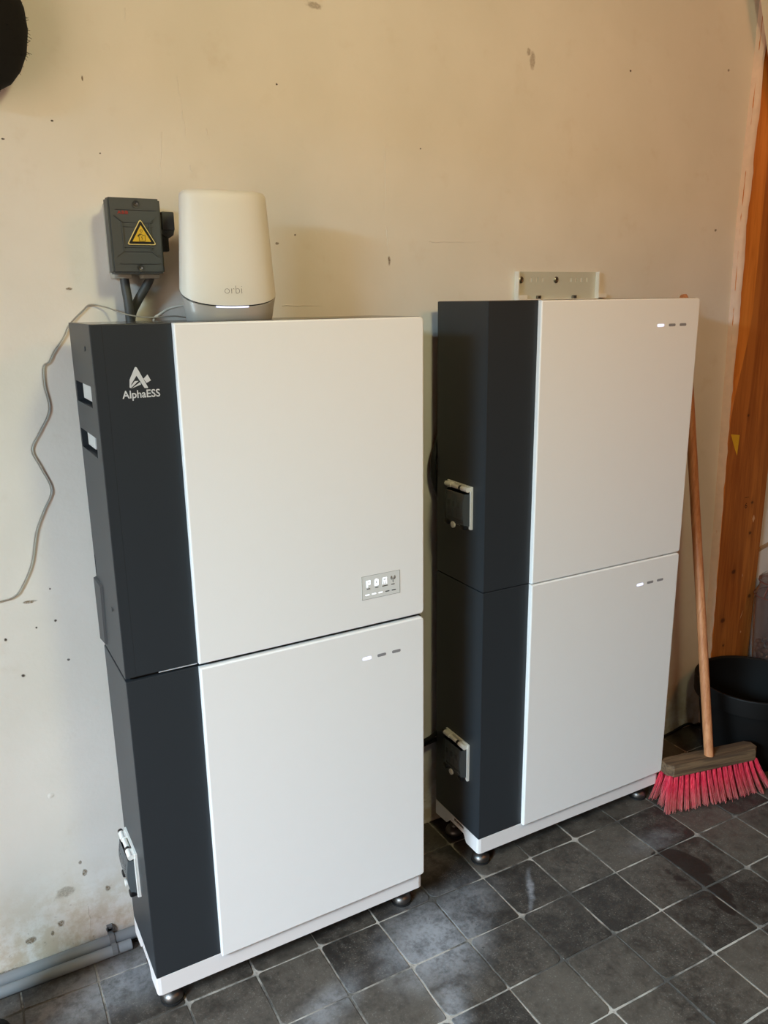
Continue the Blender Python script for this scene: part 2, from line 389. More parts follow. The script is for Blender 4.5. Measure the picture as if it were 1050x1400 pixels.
# ================================================================== the room
X0, X1, Y0, ZC = -1.7, 2.5, -3.8, 2.5
o = link('floor', box(NB(), X0 - .1, X1 + .1, Y0 - .1, .1, -.12, -.0014), M_grout); tag(o, kind='structure'); FLOOR = o
o = link('wall_back', box(NB(), X0 - .1, X1 + .1, 0, .12, -.0014, ZC), M_wall); tag(o, kind='structure'); WALL = o
for i, (x, z, a, b) in enumerate(SP):
    bm = NB(); bmesh.ops.create_circle(bm, cap_ends=True, segments=24, radius=1.0); bmesh.ops.rotate(bm, verts=bm.verts, matrix=Matrix.Rotation(PI / 2, 3, 'X'))
    k = link('wall_stain', bm, M_smudge if i in (15, 16, 17, 31) else (M_stain if max(a, b) > .0045 else M_fleck), WALL)
    k.location = (x, -.0004, z); k.scale = (a * 1.35, 1, b * 1.35)
for i, (x, z, x2, z2) in enumerate(LN):
    bm = NB(); q = random.Random(i); P = [(x + (x2 - x) * f + q.uniform(-.0015, .0015), .0004, z + (z2 - z) * f + q.uniform(-.0015, .0015)) for f in [j / 8 for j in range(9)]]
    tube(bm, P, .0013, 6, .0007); link('plaster_ridge', bm, M_wall, WALL, 60)
o = link('wall_right', box(NB(), X1, X1 + .1, Y0, 0, -.0014, ZC), M_wall2); tag(o, kind='structure')
o = link('wall_front', box(NB(), X0 - .1, X1 + .1, Y0 - .1, Y0, -.0014, ZC), M_wall2); tag(o, kind='structure')
bm = holes_plate(NB(), Y0, 0, -.0014, ZC, [(-2.6, -1.0, -.0014 + .0001, 2.0)], YZ, X0 - .1, X0)
o = link('wall_left', bm, M_wall2); tag(o, kind='structure')
o = link('ceiling', box(NB(), X0 - .1, X1 + .1, Y0 - .1, .12, ZC, ZC + .08), M_ceil); tag(o, kind='structure')

# tiles: one object each where the photograph shows them, the rest of the room joined
PT = .1465; GX, GY = .642, -.398
def tile_bm(bm, cx, cy, rnd):
    h = (PT - .0042) / 2; pts = []
    for sx, sy in ((1, 1), (-1, 1), (-1, -1), (1, -1)):
        c = rnd.choice((.0015, .002, .004, .007, .012)); jx, jy = rnd.uniform(-.0012, .0012), rnd.uniform(-.0012, .0012)
        p = (sx * h + jx, sy * h + jy); a = (p[0] - sx * c, p[1]); b = (p[0], p[1] - sy * c); mid = (p[0] - sx * c * .35, p[1] - sy * c * .35)
        pts += [a, mid, b] if sx * sy < 0 else [b, mid, a]
    q = []
    for i, p in enumerate(pts):
        q.append(p); n = pts[(i + 1) % len(pts)]
        if math.hypot(n[0] - p[0], n[1] - p[1]) > .05:
            for f in (.3, .65): q.append((p[0] + (n[0] - p[0]) * f + rnd.uniform(-.0009, .0009), p[1] + (n[1] - p[1]) * f + rnd.uniform(-.0009, .0009)))
    n = len(q); lo = [bm.verts.new((cx + x, cy + y, -.006)) for x, y in q]
    mi = [bm.verts.new((cx + x, cy + y, -.0009)) for x, y in q]; hi = [bm.verts.new((cx + x * .986, cy + y * .986, 0)) for x, y in q]
    for i in range(n):
        j = (i + 1) % n; bm.faces.new((lo[i], lo[j], mi[j], mi[i])); bm.faces.new((mi[i], mi[j], hi[j], hi[i]))
    bm.faces.new(hi)
rr = random.Random(3); variants = []
for k in range(12):
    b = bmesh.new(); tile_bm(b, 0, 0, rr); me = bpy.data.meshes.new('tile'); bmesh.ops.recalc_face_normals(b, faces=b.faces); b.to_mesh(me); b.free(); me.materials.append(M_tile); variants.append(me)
rest = NB()
for i in range(-17, 14):
    for j in range(-24, 3):
        cx, cy = GX + PT * (i + .5), GY + PT * (j + .5)
        if cx < X0 - .02 or cx > X1 + .02 or cy < Y0 or cy > 0.05: continue
        if -1.0 < cx < 2.3 and cy > -1.05:
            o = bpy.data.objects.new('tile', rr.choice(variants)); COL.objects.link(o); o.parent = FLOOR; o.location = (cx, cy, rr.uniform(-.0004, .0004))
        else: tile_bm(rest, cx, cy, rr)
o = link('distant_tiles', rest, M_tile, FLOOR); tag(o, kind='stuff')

# timber post at the right end of the wall, with its ragged plaster edge
p = thing('timber_post', 'orange pine post with knots at the right end of the plaster wall', 'post', (1.935, 0, 0))
def section(bm, rows):
    n = len(rows[0])
    for k in range(len(rows) - 1):
        for i in range(n): bm.faces.new((rows[k][i], rows[k][(i + 1) % n], rows[k + 1][(i + 1) % n], rows[k + 1][i]))
    bm.faces.new(rows[0]); bm.faces.new(rows[-1][::-1])
bm = NB(); bw = NB(); ra = []; rb = []
for k in range(31):
    z = ZC * k / 30; f = min(1, max(0, (z - .95) / .4)); f = f * f * (3 - 2 * f); xl = 1.805 + .026 * max(0, 1.55 - z) + .024 * max(0, z - 1.6) + .005 - 1.935; xw = max(xl + .010, -.106 + .059 * f + .0015 * math.sin(z * 7))
    ra.append([bm.verts.new((x, y, z)) for x, y in ((xw, 0), (.10, 0), (.10, -.020), (xw, -.020))])
    rb.append([bw.verts.new((x, y, z)) for x, y in ((xl, 0), (xl, -.0105), (xw, -.020), (xw, 0))])  # bevel shaped to carry the strip of light on the post
section(bm, ra); section(bw, rb)
link('post_body', bm, M_post, p); o = link('lit_post_edge', bw, M_lit_edge, p); tag(o, 'brighter orange edge of the post, the light on it painted in')
text('pencil_mark', '6', .026, M_pencil, p, lambda x, y, z: Vector((.005 + x, -.0203, .725 + y)), .0002)
bm = NB(); box(bm, .002, .022, -.0204, -.0199, .759, .7602); link('pencil_line', bm, M_pencil, p)
bm = NB(); prism(bm, [(-.092, .968), (-.052, .962), (-.055, .900), (-.066, .918)], XZ, -.0204, -.0199); o = link('sticker', bm, M_sticker, p); tag(o, 'torn yellow sticker')
for (x, z, w, h, a) in [(.03, .50, .003, .012, .1), (.045, .36, .003, .03, -.2), (.05, .30, .006, .008, 0), (.055, .685, .012, .026, 0)]:
    bm = NB(); prism(bm, [(x - w / 2, z), (x + a * h, z - h / 2), (x + w / 2, z), (x - a * h, z + h / 2)], XZ, -.0203, -.0199)
    link('scuff', bm, M_scuff, p)
bm = NB(); rr = random.Random(5); secs = []
for k in range(110):
    z = ZC * k / 109
    xl = 1.805 + .026 * max(0, 1.55 - z) + .024 * max(0, z - 1.6) + rr.uniform(-.0008, .0008); wd = .011 + .009 * min(1, max(0, (z - 1.0) / .35))
    xr = xl + wd + rr.uniform(-.0018, .0018) + .002 * math.sin(z * 31) * (z > 1.1)
    mm = xl + (xr - xl) * .45 + rr.uniform(-.002, .002)
    secs.append([bm.verts.new((xl, .0, z)), bm.verts.new((xl + .002, -.005, z)), bm.verts.new((mm, -.0165 + rr.uniform(-.0015, .001), z)), bm.verts.new((mm + .003, -.019 + rr.uniform(-.002, .001), z)), bm.verts.new((xr, -.0205 + rr.uniform(-.001, .0005), z)), bm.verts.new((xr, 0, z))])
for k in range(109):
    for i in range(6): bm.faces.new((secs[k][i], secs[k][(i + 1) % 6], secs[k + 1][(i + 1) % 6], secs[k + 1][i]))
bm.faces.new(secs[0]); bm.faces.new(secs[-1][::-1])
o = link('trim_1', bm, M_trim, None, 50); tag(o, kind='structure')
# pale diagonal brace at the top right
bm = NB(); d = Vector((.0489, 0, -.1214)).normalized(); nrm = Vector((-d.z, 0, d.x))
a = Vector((1.819, 0, 1.983)) - d * .50; b = Vector((1.819, 0, 1.983)) + d * .35
prism(bm, [(a.x, a.z), (b.x, b.z), (b.x + nrm.x * .16, b.z + nrm.z * .16), (a.x + nrm.x * .16, a.z + nrm.z * .16)], XZ, -.10, -.04)
o = link('trim_2', bm, M_brace); tag(o, kind='structure')

# ================================================================== cabinets
W, D, DT, DX = .61, .1933, .0115, .1297
ZB, ZS = .0931, .7300
def foot(parent, x, y):
    bm = NB(); lathe(bm, [(.0205, .004), (.0225, .0065), (.0228, .013), (.0205, .0185), (.0150, .0225), (.0098, .025), (.0088, .029), (.0105, .032), (.0105, .037), (.0060, .038), (.0060, .068)], 28, (x, y, 0))
    f = link('foot', bm, M_steel, parent, 40)
    bm = NB(); lathe(bm, [(.0225, 0.0005), (.0236, .001), (.0236, .004), (.0215, .0045)], 28, (x, y, 0)); link('rubber_pad', bm, M_rubber, f, 40)
def plinth(parent):
    bm = NB(); z0, z1 = .052, ZB
    prism(bm, [(.0, .008), (.002, .002), (.008, 0), (W - .008, 0), (W - .002, .002), (W, .008), (W, .010), (0, .010)], XY, z0, z1)   # front board
    for x0, x1 in ((0, .004), (W - .004, W)):
        prism(bm, [(.010, z0 - .0), (.052, z0), (.064, .072), (.064, .083), (.064, z1), (.010, z1)], YZ, x0, x1)
        prism(bm, [(.064, .072), (.111, .072), (.111, .081), (.064, .081)], YZ, x0, x1)
        prism(bm, [(.064, .0895), (.111, .0895), (.111, z1), (.064, z1)], YZ, x0, x1)
        prism(bm, [(.111, z1), (.111, .072), (.126, .072), (.141, .056), (D, z0), (D, z1)], YZ, x0, x1)
    box(bm, .004, W - .004, .010, D, ZB - .006, ZB - .001)
    o = link('plinth', bm, M_plinth, parent); tag(o, 'white steel plinth with cut-out sides')
    bm = NB(); box(bm, .0045, .010, .060, .115, .074, .0925); link('plinth_core', bm, M_black, o)
    for x, y in ((.034, .037), (W - .034, .037), (.034, D - .037), (W - .034, D - .037)): foot(parent, x, y)
def front_panel(parent, z0, z1):
    bm = NB(); b = bmesh.new(); bmesh.ops.create_cube(b, size=1)
    x0, x1, y0, y1 = DX, W + .0005, -DT, .012
    for v in b.verts: v.co = Vector(((x0 + x1) / 2 + v.co.x * (x1 - x0), (y0 + y1) / 2 + v.co.y * (y1 - y0), (z0 + z1) / 2 + v.co.z * (z1 - z0)))
    big = [e for e in b.edges if all(v.co.x > x1 - .001 for v in e.verts) and abs(e.verts[0].co.y - e.verts[1].co.y) > .005]
    bmesh.ops.bevel(b, geom=big, offset=.008, segments=5, profile=.5, affect='EDGES')
    ed = [e for e in b.edges if all(v.co.y < y0 + .0005 for v in e.verts) and len(e.link_faces) == 2 and e.calc_face_angle(0) > .6]
    bmesh.ops.bevel(b, geom=ed, offset=.0036, segments=4, profile=.5, affect='EDGES')
    merge(bm, b); return link('front_panel', bm, M_white, parent, 35)
def indicators(parent, xs, z, w, h=.0062):
    for k, x in enumerate(xs):
        bm = NB(); prism(bm, rrect(x - w / 2, x + w / 2, z - h / 2, z + h / 2, h * .42), XZ, -DT - .0004, -DT + .002)
        o = link('indicator_light', bm, M_led_on if k == 0 else M_led_off, parent)
        if k == 0: tag(o, 'lit white indicator bar')
def breaker(parent, zc, yc):
    """hinged smoked breaker window on the left flank; y runs to the wall, x negative is out"""
    h, w = .049, .049; Y = lambda v: yc + v
    bm = NB(); out = [(Y(-w), zc - h), (Y(w), zc - h), (Y(w), zc + h), (Y(-w), zc + h)]
    holes_plate(bm, Y(-w), Y(w), zc - h, zc + h, [(Y(-w + .008), Y(w - .008), zc - h + .008, zc + h - .012)], YZ, -.004, 0)
    box(bm, -.0065, -.002, Y(-w), Y(-w + .0045), zc - h, zc + h - .008, .0012)            # raised front lip
    fr = link('breaker_box', bm, M_wp, parent, 40); tag(fr, 'white framed breaker window with smoked cover')
    for a in (-.034, .030):
        bm = NB(); tube(bm, [(-.0115, Y(a - .012), zc + h - .006), (-.0115, Y(a + .012), zc + h - .006)], .0058, 14); box(bm, -.0105, -.0005, Y(a - .0115), Y(a + .0115), zc + h - .011, zc + h - .0012, .001)
        link('hinge_knuckle', bm, M_wp, fr, 40)
    for a in (-.018, .046):
        bm = NB(); tube(bm, [(-.0115, Y(a - .004), zc + h - .006), (-.0115, Y(a + .004), zc + h - .006)], .0054, 14); link('hinge_pin', bm, M_bp, fr, 40)
    bm = NB(); tube(bm, [(-.0105, Y(-.012), zc + h - .007), (-.0105, Y(.020), zc + h - .007)], .0046, 12); link('hinge_bar', bm, M_wp, fr, 40)
    # smoked cover: bowed shell
    bm = NB(); ys = [-.042, -.036, .036, .042]
    rows = []
    for k in range(7):
        z = zc - h + .007 + (h * 2 - .024) * k / 6; bow = .0165 + .0045 * math.sin(PI * k / 6)
        rows.append([bm.verts.new((-.004, Y(-.042), z)), bm.verts.new((-bow, Y(-.039), z)), bm.verts.new((-bow, Y(.039), z)), bm.verts.new((-.004, Y(.042), z))])
    for k in range(6):
        for i in range(3): bm.faces.new((rows[k][i], rows[k][i + 1], rows[k + 1][i + 1], rows[k + 1][i]))
    bm.faces.new(rows[0]); bm.faces.new(rows[-1])
    bmesh.ops.solidify(bm, geom=list(bm.faces), thickness=.0015)
    o = link('breaker_cover', bm, M_smoke, fr); tag(o, 'smoked see-through cover')
    for a in (-.024, -.004, .016):
        bm = NB(); box(bm, -.010, -.001, Y(a), Y(a + .018), zc - .030, zc + .028, .001); box(bm, -.0125, -.009, Y(a + .002), Y(a + .016), zc - .012, zc + .012, .001)
        link('breaker_module', bm, M_mod, fr)
        bm = NB(); box(bm, -.0155, -.011, Y(a + .005), Y(a + .013), zc - .004, zc + .008, .001); link('breaker_switch', bm, M_bp, fr)
    for a in (-.033, .033):
        bm = NB(); box(bm, -.0195, -.004, Y(a - .008), Y(a + .008), zc - h - .002, zc - h + .010, .003); link('cover_latch', bm, M_bp, fr)
    bm = NB(); lathe(bm, [(.002, -.021), (.0075, -.020), (.0075, -.016), (.002, -.015)], 18, (0, Y(.003), zc - h + .003), 'X'); link('latch_tab', bm, M_wp, fr, 40)
def battery(name, label, loc, rz, z0, z1, base, yc, led, ledw, group='stacked battery cabinets', gap=.0015, cut=0.0):
    t = thing(name, label, 'cabinet', loc, rz, group)
    bm = NB(); box(bm, 0, W, 0, D, z0, z1 - cut, .0022)
    link('body', bm, M_dark, t, 35)
    if not base: bm = NB(); box(bm, .003, W - .003, .003, D - .003, z1 - .001, z1 + .0002); link('top_panel', bm, M_top, t)
    if base: plinth(t)
    else:
        bm = NB(); box(bm, .006, W - .006, .006, D - .006, z0 - gap, z0 + .004); link('spacer', bm, M_black, t)
    front_panel(t, z0 + .0008, z1 - .0004 - cut)
    indicators(t, led, z1 - (.0625 if base else .061), ledw)
    breaker(t, z0 + (.1885 if z0 < .2 else .186), yc)
    return t
LOC_L, RZ_L = (0, -.2605, 0), .00869; LOC_R, RZ_R = (.7874, -.2305, 0), -.00396
ZT_L, ZT_R = 1.3393, 1.3661
G1 = .0068
tb = battery('battery_cabinet', 'grey and white floor-standing battery cabinet under the cabinet with the small display', LOC_L, RZ_L, ZB, ZS - .0028, True, .121, (.4727, .5070, .5417), .0205)
# right tower: lower and upper battery
battery('battery_cabinet', 'white and black floor-standing battery cabinet next to the red broom', LOC_R, RZ_R, ZB, .7313, True, .092, (.476, .511, .546), .022)
battery('battery_cabinet', 'upper battery cabinet of the right tower, just below the pale wall bracket', LOC_R, RZ_R, .7328, ZT_R, False, .093, (.4835, .5205, .5565), .022)

# inverter cabinet (left tower, upper)
iv = thing('inverter_cabinet', 'dark grey and white inverter cabinet with display, carrying the white router', 'cabinet', LOC_L, RZ_L)
z0, z1 = ZS - .0028 + G1, ZT_L
H1 = (.0385, .1805, 1.204, 1.2400); H2 = (.0385, .1835, 1.1205, 1.155); H3 = (.1835, .1895, .8755, .913)
bm = NB(); box(bm, .018, W, 0, D, z0, z1, .0018); link('body', bm, M_dark, iv, 35)
bm = NB(); holes_plate(bm, .0015, D, z0, z1, [H1, H2, H3], YZ, 0, .018); o = link('side_panel', bm, M_dark, iv); tag(o, 'dark side panel with two grip slots')
bm = NB(); box(bm, .0002, .0195, 0, .0025, z0, z1, .0008); link('corner_edge', bm, M_dark, iv)
bm = NB(); box(bm, .003, W - .003, .003, D - .003, z1 - .001, z1 + .0002); link('top_panel', bm, M_top, iv)
for k, H in enumerate((H1, H2)):
    bm = NB()
    if k == 0: box(bm, .0060, .0165, H[0] + .001, H[1] - .030, H[2] + .007, H[3] - .0005, .001)
    else: box(bm, .0060, .0165, H[0] + .052, H[1] - .028, H[2] + .007, H[3] - .0005, .001); box(bm, .0050, .0165, H[0] + .016, H[0] + .023, H[2] + .002, H[3] - .006, .001)
    link('slot_liner', bm, M_liner, iv)
    bm = NB(); box(bm, .0165, .0182, H[0], H[1], H[2], H[3]); link('slot_back', bm, M_black, iv)
bm = NB(); box(bm, .0165, .0182, H3[0], H3[1], H3[2], H3[3]); link('slot_back', bm, M_black, iv)
for y, z in ((.055, 1.300), (.055, .847)):
    bm = NB(); lathe(bm, [(.0046, -.0008), (.0036, -.0016), (.001, -.0013)], 16, (0, y, z), 'X'); link('side_screw', bm, M_hood, iv, 40)
# sloping cable hood at the back of the side
bm = NB(); pts = [(.134, .866), (D, .869), (D, .737), (.152, .741)]
lo = [bm.verts.new((.001, a, b)) for a, b in pts]; hi = [bm.verts.new(v) for v in ((-.004, .139, .863), (-.0055, D, .866), (-.0055, D, .741), (-.004, .156, .744))]
bm.faces.new(lo); bm.faces.new(hi[::-1])
for i in range(4): bm.faces.new((lo[i], hi[i], hi[(i + 1) % 4], lo[(i + 1) % 4]))
link('cable_hood', bm, M_hood, iv)
bm = NB(); box(bm, .010, W - .010, .010, D - .006, z0 - G1, z0 + .004); link('spacer', bm, M_black, iv)
bm = NB(); box(bm, .058, .128, -.0004, .010, z0 - .0014, z0 - .0002); link('seam_strip', bm, M_glint, iv)
front_panel(iv, z0 + .0008, z1 - .0004)
# display
dp = NB(); prism(dp, rrect(.464, .5515, .7920, .8415, .001, 1), XZ, -DT - .0003, -DT + .001); dp = link('display', dp, M_disp, iv); tag(dp, 'small status display with lit icons')
bm = NB(); yy = -DT - .0003
for (a, b, c, d) in ((.464, .5515, .8409, .8415), (.464, .5515, .7920, .7926), (.464, .4646, .7920, .8415), (.5509, .5515, .7920, .8415)): box(bm, a, b, yy - .0004, yy, c, d)
link('display_outline', bm, M_line, dp)
y0, y1 = yy - .0005, yy + .0002
def icon(name, rects, mat, polys=()):
    bm = NB()
    for a, b, c, d in rects: box(bm, a, b, y0, y1, c, d)
    for q in polys: prism(bm, q, XZ, y0, y1)
    return link(name, bm, mat, dp)
X = .4745; Z = .8175
icon('icon', [(X, X + .0035, Z, Z + .0135), (X + .0035, X + .0085, Z + .0105, Z + .0135), (X + .0035, X + .0085, Z + .005, Z + .0075), (X + .007, X + .009, Z + .005, Z + .0135)], M_icon_on)
X = .4930
icon('icon', [(X, X + .0025, Z, Z + .0125), (X + .0065, X + .009, Z, Z + .0125), (X + .0025, X + .0065, Z, Z + .0045), (X + .0025, X + .0065, Z + .010, Z + .0125), (X + .0028, X + .0062, Z + .0125, Z + .0145)], M_icon_on)
X = .5115
icon('icon', [(X, X + .0015, Z, Z + .0135), (X + .0085, X + .010, Z, Z + .0135), (X + .0015, X + .0085, Z + .0115, Z + .0135), (X + .0015, X + .0085, Z + .006, Z + .0078), (X + .0042, X + .0058, Z, Z + .006)], M_icon_on)
X = .5355
def arc(cx, cz, r, w, a0, a1, n=6):
    A = [math.radians(a0 + (a1 - a0) * k / n) for k in range(n + 1)]
    return [(cx + (r + w) * math.cos(a), cz + (r + w) * math.sin(a)) for a in A] + [(cx + r * math.cos(a), cz + r * math.sin(a)) for a in A[::-1]]
icon('icon', [(X - .0006, X + .0006, Z, Z + .010)], M_icon_off, [arc(X, Z + .010, .0025, .001, -50, 50), arc(X, Z + .010, .0025, .001, 130, 230), arc(X, Z + .010, .0046, .001, -50, 50), arc(X, Z + .010, .0046, .001, 130, 230)])
bm = NB()
for x, w in ((.479, .008), (.4975, .007), (.5165, .012), (.5355, .008)):
    k = 0
    while k * .0016 < w: box(bm, x - w / 2 + k * .0016, x - w / 2 + k * .0016 + .0011, y0, y1, .8128, .8146); k += 1
link('icon_caption', bm, M_icon_off, dp)
for k, x in enumerate((.4765, .4915, .5065, .5220, .5370)):
    bm = NB(); prism(bm, rrect(x - .0048, x + .0048, .8000, .8022, .001, 2), XZ, y0, y1); link('charge_bar', bm, M_icon_on if k < 3 else M_icon_off, dp)
# logo and lettering on the dark front
LG = [[(.0646,.0-1.2702),(.0659,1.271),(.0678,1.27),(.0832,1.237),(.082,1.2358),(.0773,1.2363),(.0662,1.257),(.0567,1.2437),(.0560,1.2372),(.0535,1.2386),(.0546,1.2509)],
      [(.0628,1.2485),(.0685,1.2483),(.0562,1.2380),(.0571,1.2421)], [(.071,1.2463),(.0722,1.2424),(.0571,1.2371)], [(.0769,1.2512),(.0839,1.2579),(.0886,1.2481),(.0815,1.2444)]]
LG[0][0] = (.0646, 1.2702)
bm = NB()
A = LG[0]
prism(bm, [A[0], A[1], (.0662, 1.257), A[7], A[8], A[9], A[10]], XZ, -.0005, .0005); prism(bm, [A[1], A[2], A[3], A[4], A[5], A[6]], XZ, -.0005, .0005)
for q in LG[1:]: prism(bm, q, XZ, -.0005, .0005)
link('logo_emblem', bm, M_logo, iv)
o = text('logo_lettering', 'AlphaESS', .0175, M_logo, iv, lambda x, y, z: Vector((.0412 + x * 1.0, -.0003 - abs(z), 1.2213 + y)), .0002, 1.0, .0003)
wx = max(v.co.x for v in o.data.vertices) - .0412
for v in o.data.vertices: v.co.x = .0412 + (v.co.x - .0412) * (.0607 / wx)

# ================================================================== things on and around the left tower
# wall isolator
t = thing('isolator_switch', 'dark grey isolator box with yellow warning triangle mounted on the wall', 'switch', (.1275, 0, 1.4865))
bm = NB(); box(bm, -.0395, .043, -.045, 0, -.064, .062, .004); box(bm, -.038, -.006, -.040, -.006, -.0715, -.060, .002); box(bm, .014, .044, -.040, -.006, -.0715, -.060, .002)
o = link('housing', bm, M_isob, t, 40); tag(o, 'light grey back housing')
bm = NB(); b = bmesh.new(); bmesh.ops.create_cube(b, size=1)
for v in b.verts:
    s = 1.0 if v.co.y > 0 else .985
    v.co = Vector((v.co.x * .0925 * s, -.061 + v.co.y * .032, v.co.z * .1295 * s))
bmesh.ops.bevel(b, geom=list(b.edges), offset=.003, segments=2, affect='EDGES'); merge(bm, b)
yf = -.0772
for z in (.0445, .0235, .0165, -.0185, -.0255, -.0465): box(bm, -.033 if abs(z) > .03 else -.022, .036 if abs(z) > .03 else .030, yf - .0016, yf + .001, z - .0009, z + .0009)
for s in (-1, 1):
    for q in ([(.036, .033), (.024, .0235)], [(.024, .0235), (.024, -.0255)], [(.024, -.0255), (.036, -.035)]):
        (a, b_), (c, d) = q; n = Vector((-(d - b_), c - a)); n = n.normalized() * .0009
        prism(bm, [(s * a - n.x, b_ - n.y), (s * c - n.x, d - n.y), (s * c + n.x, d + n.y), (s * a + n.x, b_ + n.y)], XZ, yf - .0016 - .0003 * (s > 0), yf + .001)
link('cover', bm, M_iso, t, 35)
for x, z in ((.003, .0535), (.002, -.0545)):
    bm = NB(); lathe(bm, [(.0065, -.0010), (.0065, .0008), (.0045, .0010), (.0040, -.0004)], 20, (x, yf, z), 'Y', True); k = link('screw_boss', bm, M_knob, t, 40)
    bm = NB(); lathe(bm, [(.0034, -.0016), (.0034, .001), (.001, .001), (.0014, -.0006)], 16, (x, yf, z), 'Y', True); link('cover_screw', bm, M_steel, k, 40)
text('maker_lettering', 'ABB', .0095, M_red, t, lambda x, y, z: Vector((-.030 + x, yf - .0008 - abs(z), .0365 + y * .8)), .0002, 1.15, .0003)
def tri(r, rr_):
    c = Vector((.0078, -.0002)); P = [c + r * Vector((math.cos(math.radians(a)), math.sin(math.radians(a)) * .98)) for a in (90, 210, 330)]; out = []
    for i in range(3):
        p = P[i]; a = (P[i - 1] - p).normalized(); b = (P[(i + 1) % 3] - p).normalized()
        for f in (0, .5, 1): q = p + a * rr_ * (1 - f) + b * rr_ * f if f != .5 else p + (a + b) * rr_ * .3; out.append((q.x, q.y))
    return out
bm = NB(); prism(bm, tri(.0300, .004), XZ, yf - .0022, yf); tr = link('warning_triangle', bm, M_yrim, t); tag(tr, 'yellow warning triangle with house and bolt')
bm = NB(); prism(bm, tri(.0272, .003), XZ, yf - .0026, yf - .0020); link('triangle_border', bm, M_bp, tr)
bm = NB(); prism(bm, tri(.0190, .001), XZ, yf - .0030, yf - .0024); link('triangle_field', bm, M_yel, tr)
bm = NB(); ya, yb = yf - .0034, yf - .0028
O = lambda q: [(.0078 + a, -.0002 + b) for a, b in q]
def seg(a, b, w=.0007):
    a = Vector(a); b = Vector(b); n = Vector((-(b - a).y, (b - a).x)).normalized() * w / 2
    prism(bm, O([(a - n)[:], (b - n)[:], (b + n)[:], (a + n)[:]]), XZ, ya, yb)
for a, b in (((-.0045, -.0085), (-.0045, -.0005)), ((-.0045, -.0085), (.0060, -.0085)), ((.0060, -.0085), (.0060, .0020)), ((-.0065, -.001), (.0000, .0035)), ((.0000, .0035), (.0035, .0005)), ((.0035, .0005), (.0048, .0024)), ((-.0065, .0010), (-.0025, .0040)), ((-.0068, -.0002), (-.0010, .0040)), ((.0012, .0005), (-.0004, -.0028)), ((-.0004, -.0028), (.0018, -.0028)), ((.0018, -.0028), (.0002, -.0065))): seg(a, b)
for k in range(8):
    a = 2 * PI * k / 8; b = 2 * PI * (k + 1) / 8; seg((.0022 * math.cos(a), .0088 + .0022 * math.sin(a)), (.0022 * math.cos(b), .0088 + .0022 * math.sin(b)), .0006)
link('triangle_symbol', bm, M_bp, tr)
bm = NB(); box(bm, .043, .052, -.048, -.030, -.012, .024, .002); box(bm, .050, .0725, -.066, -.042, .013, .0440, .0015)
prism(bm, [(.048, .0135), (.0725, .0135), (.0700, .004), (.062, -.001), (.048, .0055)], XZ, -.062, -.046); box(bm, .048, .0625, -.058, -.040, -.0245, .004, .003)
o = link('rotary_handle', bm, M_knob, t, 35)
# conduits down behind the cabinet
bm = NB(); tube(bm, smoothpath([(.1085, -.030, 1.4200), (.1100, -.032, 1.395), (.1115, -.036, 1.365), (.1115, -.0365, 1.30), (.1115, -.0365, 1.22)]), .0085, 16)
o = link('power_cable', bm, M_cable, None, 60); tag(o, 'thick straight dark cable dropping from left side of the isolator box', 'cable', 'cables below the isolator box')
bm = NB(); tube(bm, smoothpath([(.1565, -.030, 1.4200), (.1525, -.030, 1.409), (.1330, -.024, 1.378), (.1190, -.018, 1.350), (.1150, -.0165, 1.31), (.1140, -.0165, 1.22)]), .0082, 16)
o = link('power_cable', bm, M_cable, None, 60); tag(o, 'thick dark cable slanting in from right side of the isolator box', 'cable', 'cables below the isolator box')

# mesh router
t = thing('router', 'tall white rounded wifi router with silver foot on top of the cabinet', 'router', (.2665, -.150, ZT_L))
def ell_ring(bm, a, b, zf, n=64, e=2.35):
    ring = []
    for i in range(n):
        th = 2 * PI * i / n; c, s = math.cos(th), math.sin(th)
        x = a * math.copysign(abs(c) ** (2 / e), c); y = b * math.copysign(abs(s) ** (2 / e), s)
        ring.append(bm.verts.new((x, y, zf(x, y))))
    return ring
def loft(bm, rings, cap0=True, cap1=True):
    n = len(rings[0])
    for k in range(len(rings) - 1):
        for i in range(n): bm.faces.new((rings[k][i], rings[k][(i + 1) % n], rings[k + 1][(i + 1) % n], rings[k + 1][i]))
    if cap0: bm.faces.new(rings[0][::-1])
    if cap1: bm.faces.new(rings[-1])
A0, B0 = .0885, .037
cut = lambda off: (lambda x, y: .0505 + .70 * y + off)
HT = .2195
def shell_r(f):   # f 0..1 up the shell -> half widths
    return A0 - .0115 * f, B0 - .004 * f
bm = NB(); rings = []
rings.append(ell_ring(bm, A0 - .006, B0 - .005, cut(.0)));
for f in (0, .1, .25, .45, .65, .8, .9, .955):
    a, b = shell_r(f); rings.append(ell_ring(bm, a, b, (lambda f: (lambda x, y: (cut(.0005)(x, y)) * (1 - f) + HT * f))(f)))
for k in range(1, 7):
    q = PI / 2 * k / 6; a, b = shell_r(1); ins = .010 * (1 - math.cos(q)); zz = HT * .955 + (HT * .045) * math.sin(q)
    rings.append(ell_ring(bm, a - ins + .0005 * (1 - k / 6), b - ins, (lambda z_: (lambda x, y: z_))(zz)))
loft(bm, rings); link('shell', bm, M_orbi, t, 45)
bm = NB(); loft(bm, [ell_ring(bm, A0 - .0035, B0 - .0030, cut(-.0065)), ell_ring(bm, A0 - .0035, B0 - .0030, cut(.003))]); link('dark_ring', bm, M_bp, t, 45)
bm = NB(); rings = []
for f in (0, .04, .5, 1):
    a = (.0785, .0800, .0835, A0 - .0008)[(0, .04, .5, 1).index(f)]; b = (.031, .0320, .0345, B0 - .0006)[(0, .04, .5, 1).index(f)]
    rings.append(ell_ring(bm, a, b, (lambda f: (lambda x, y: (cut(-.0035)(x, y)) * f))(f)))
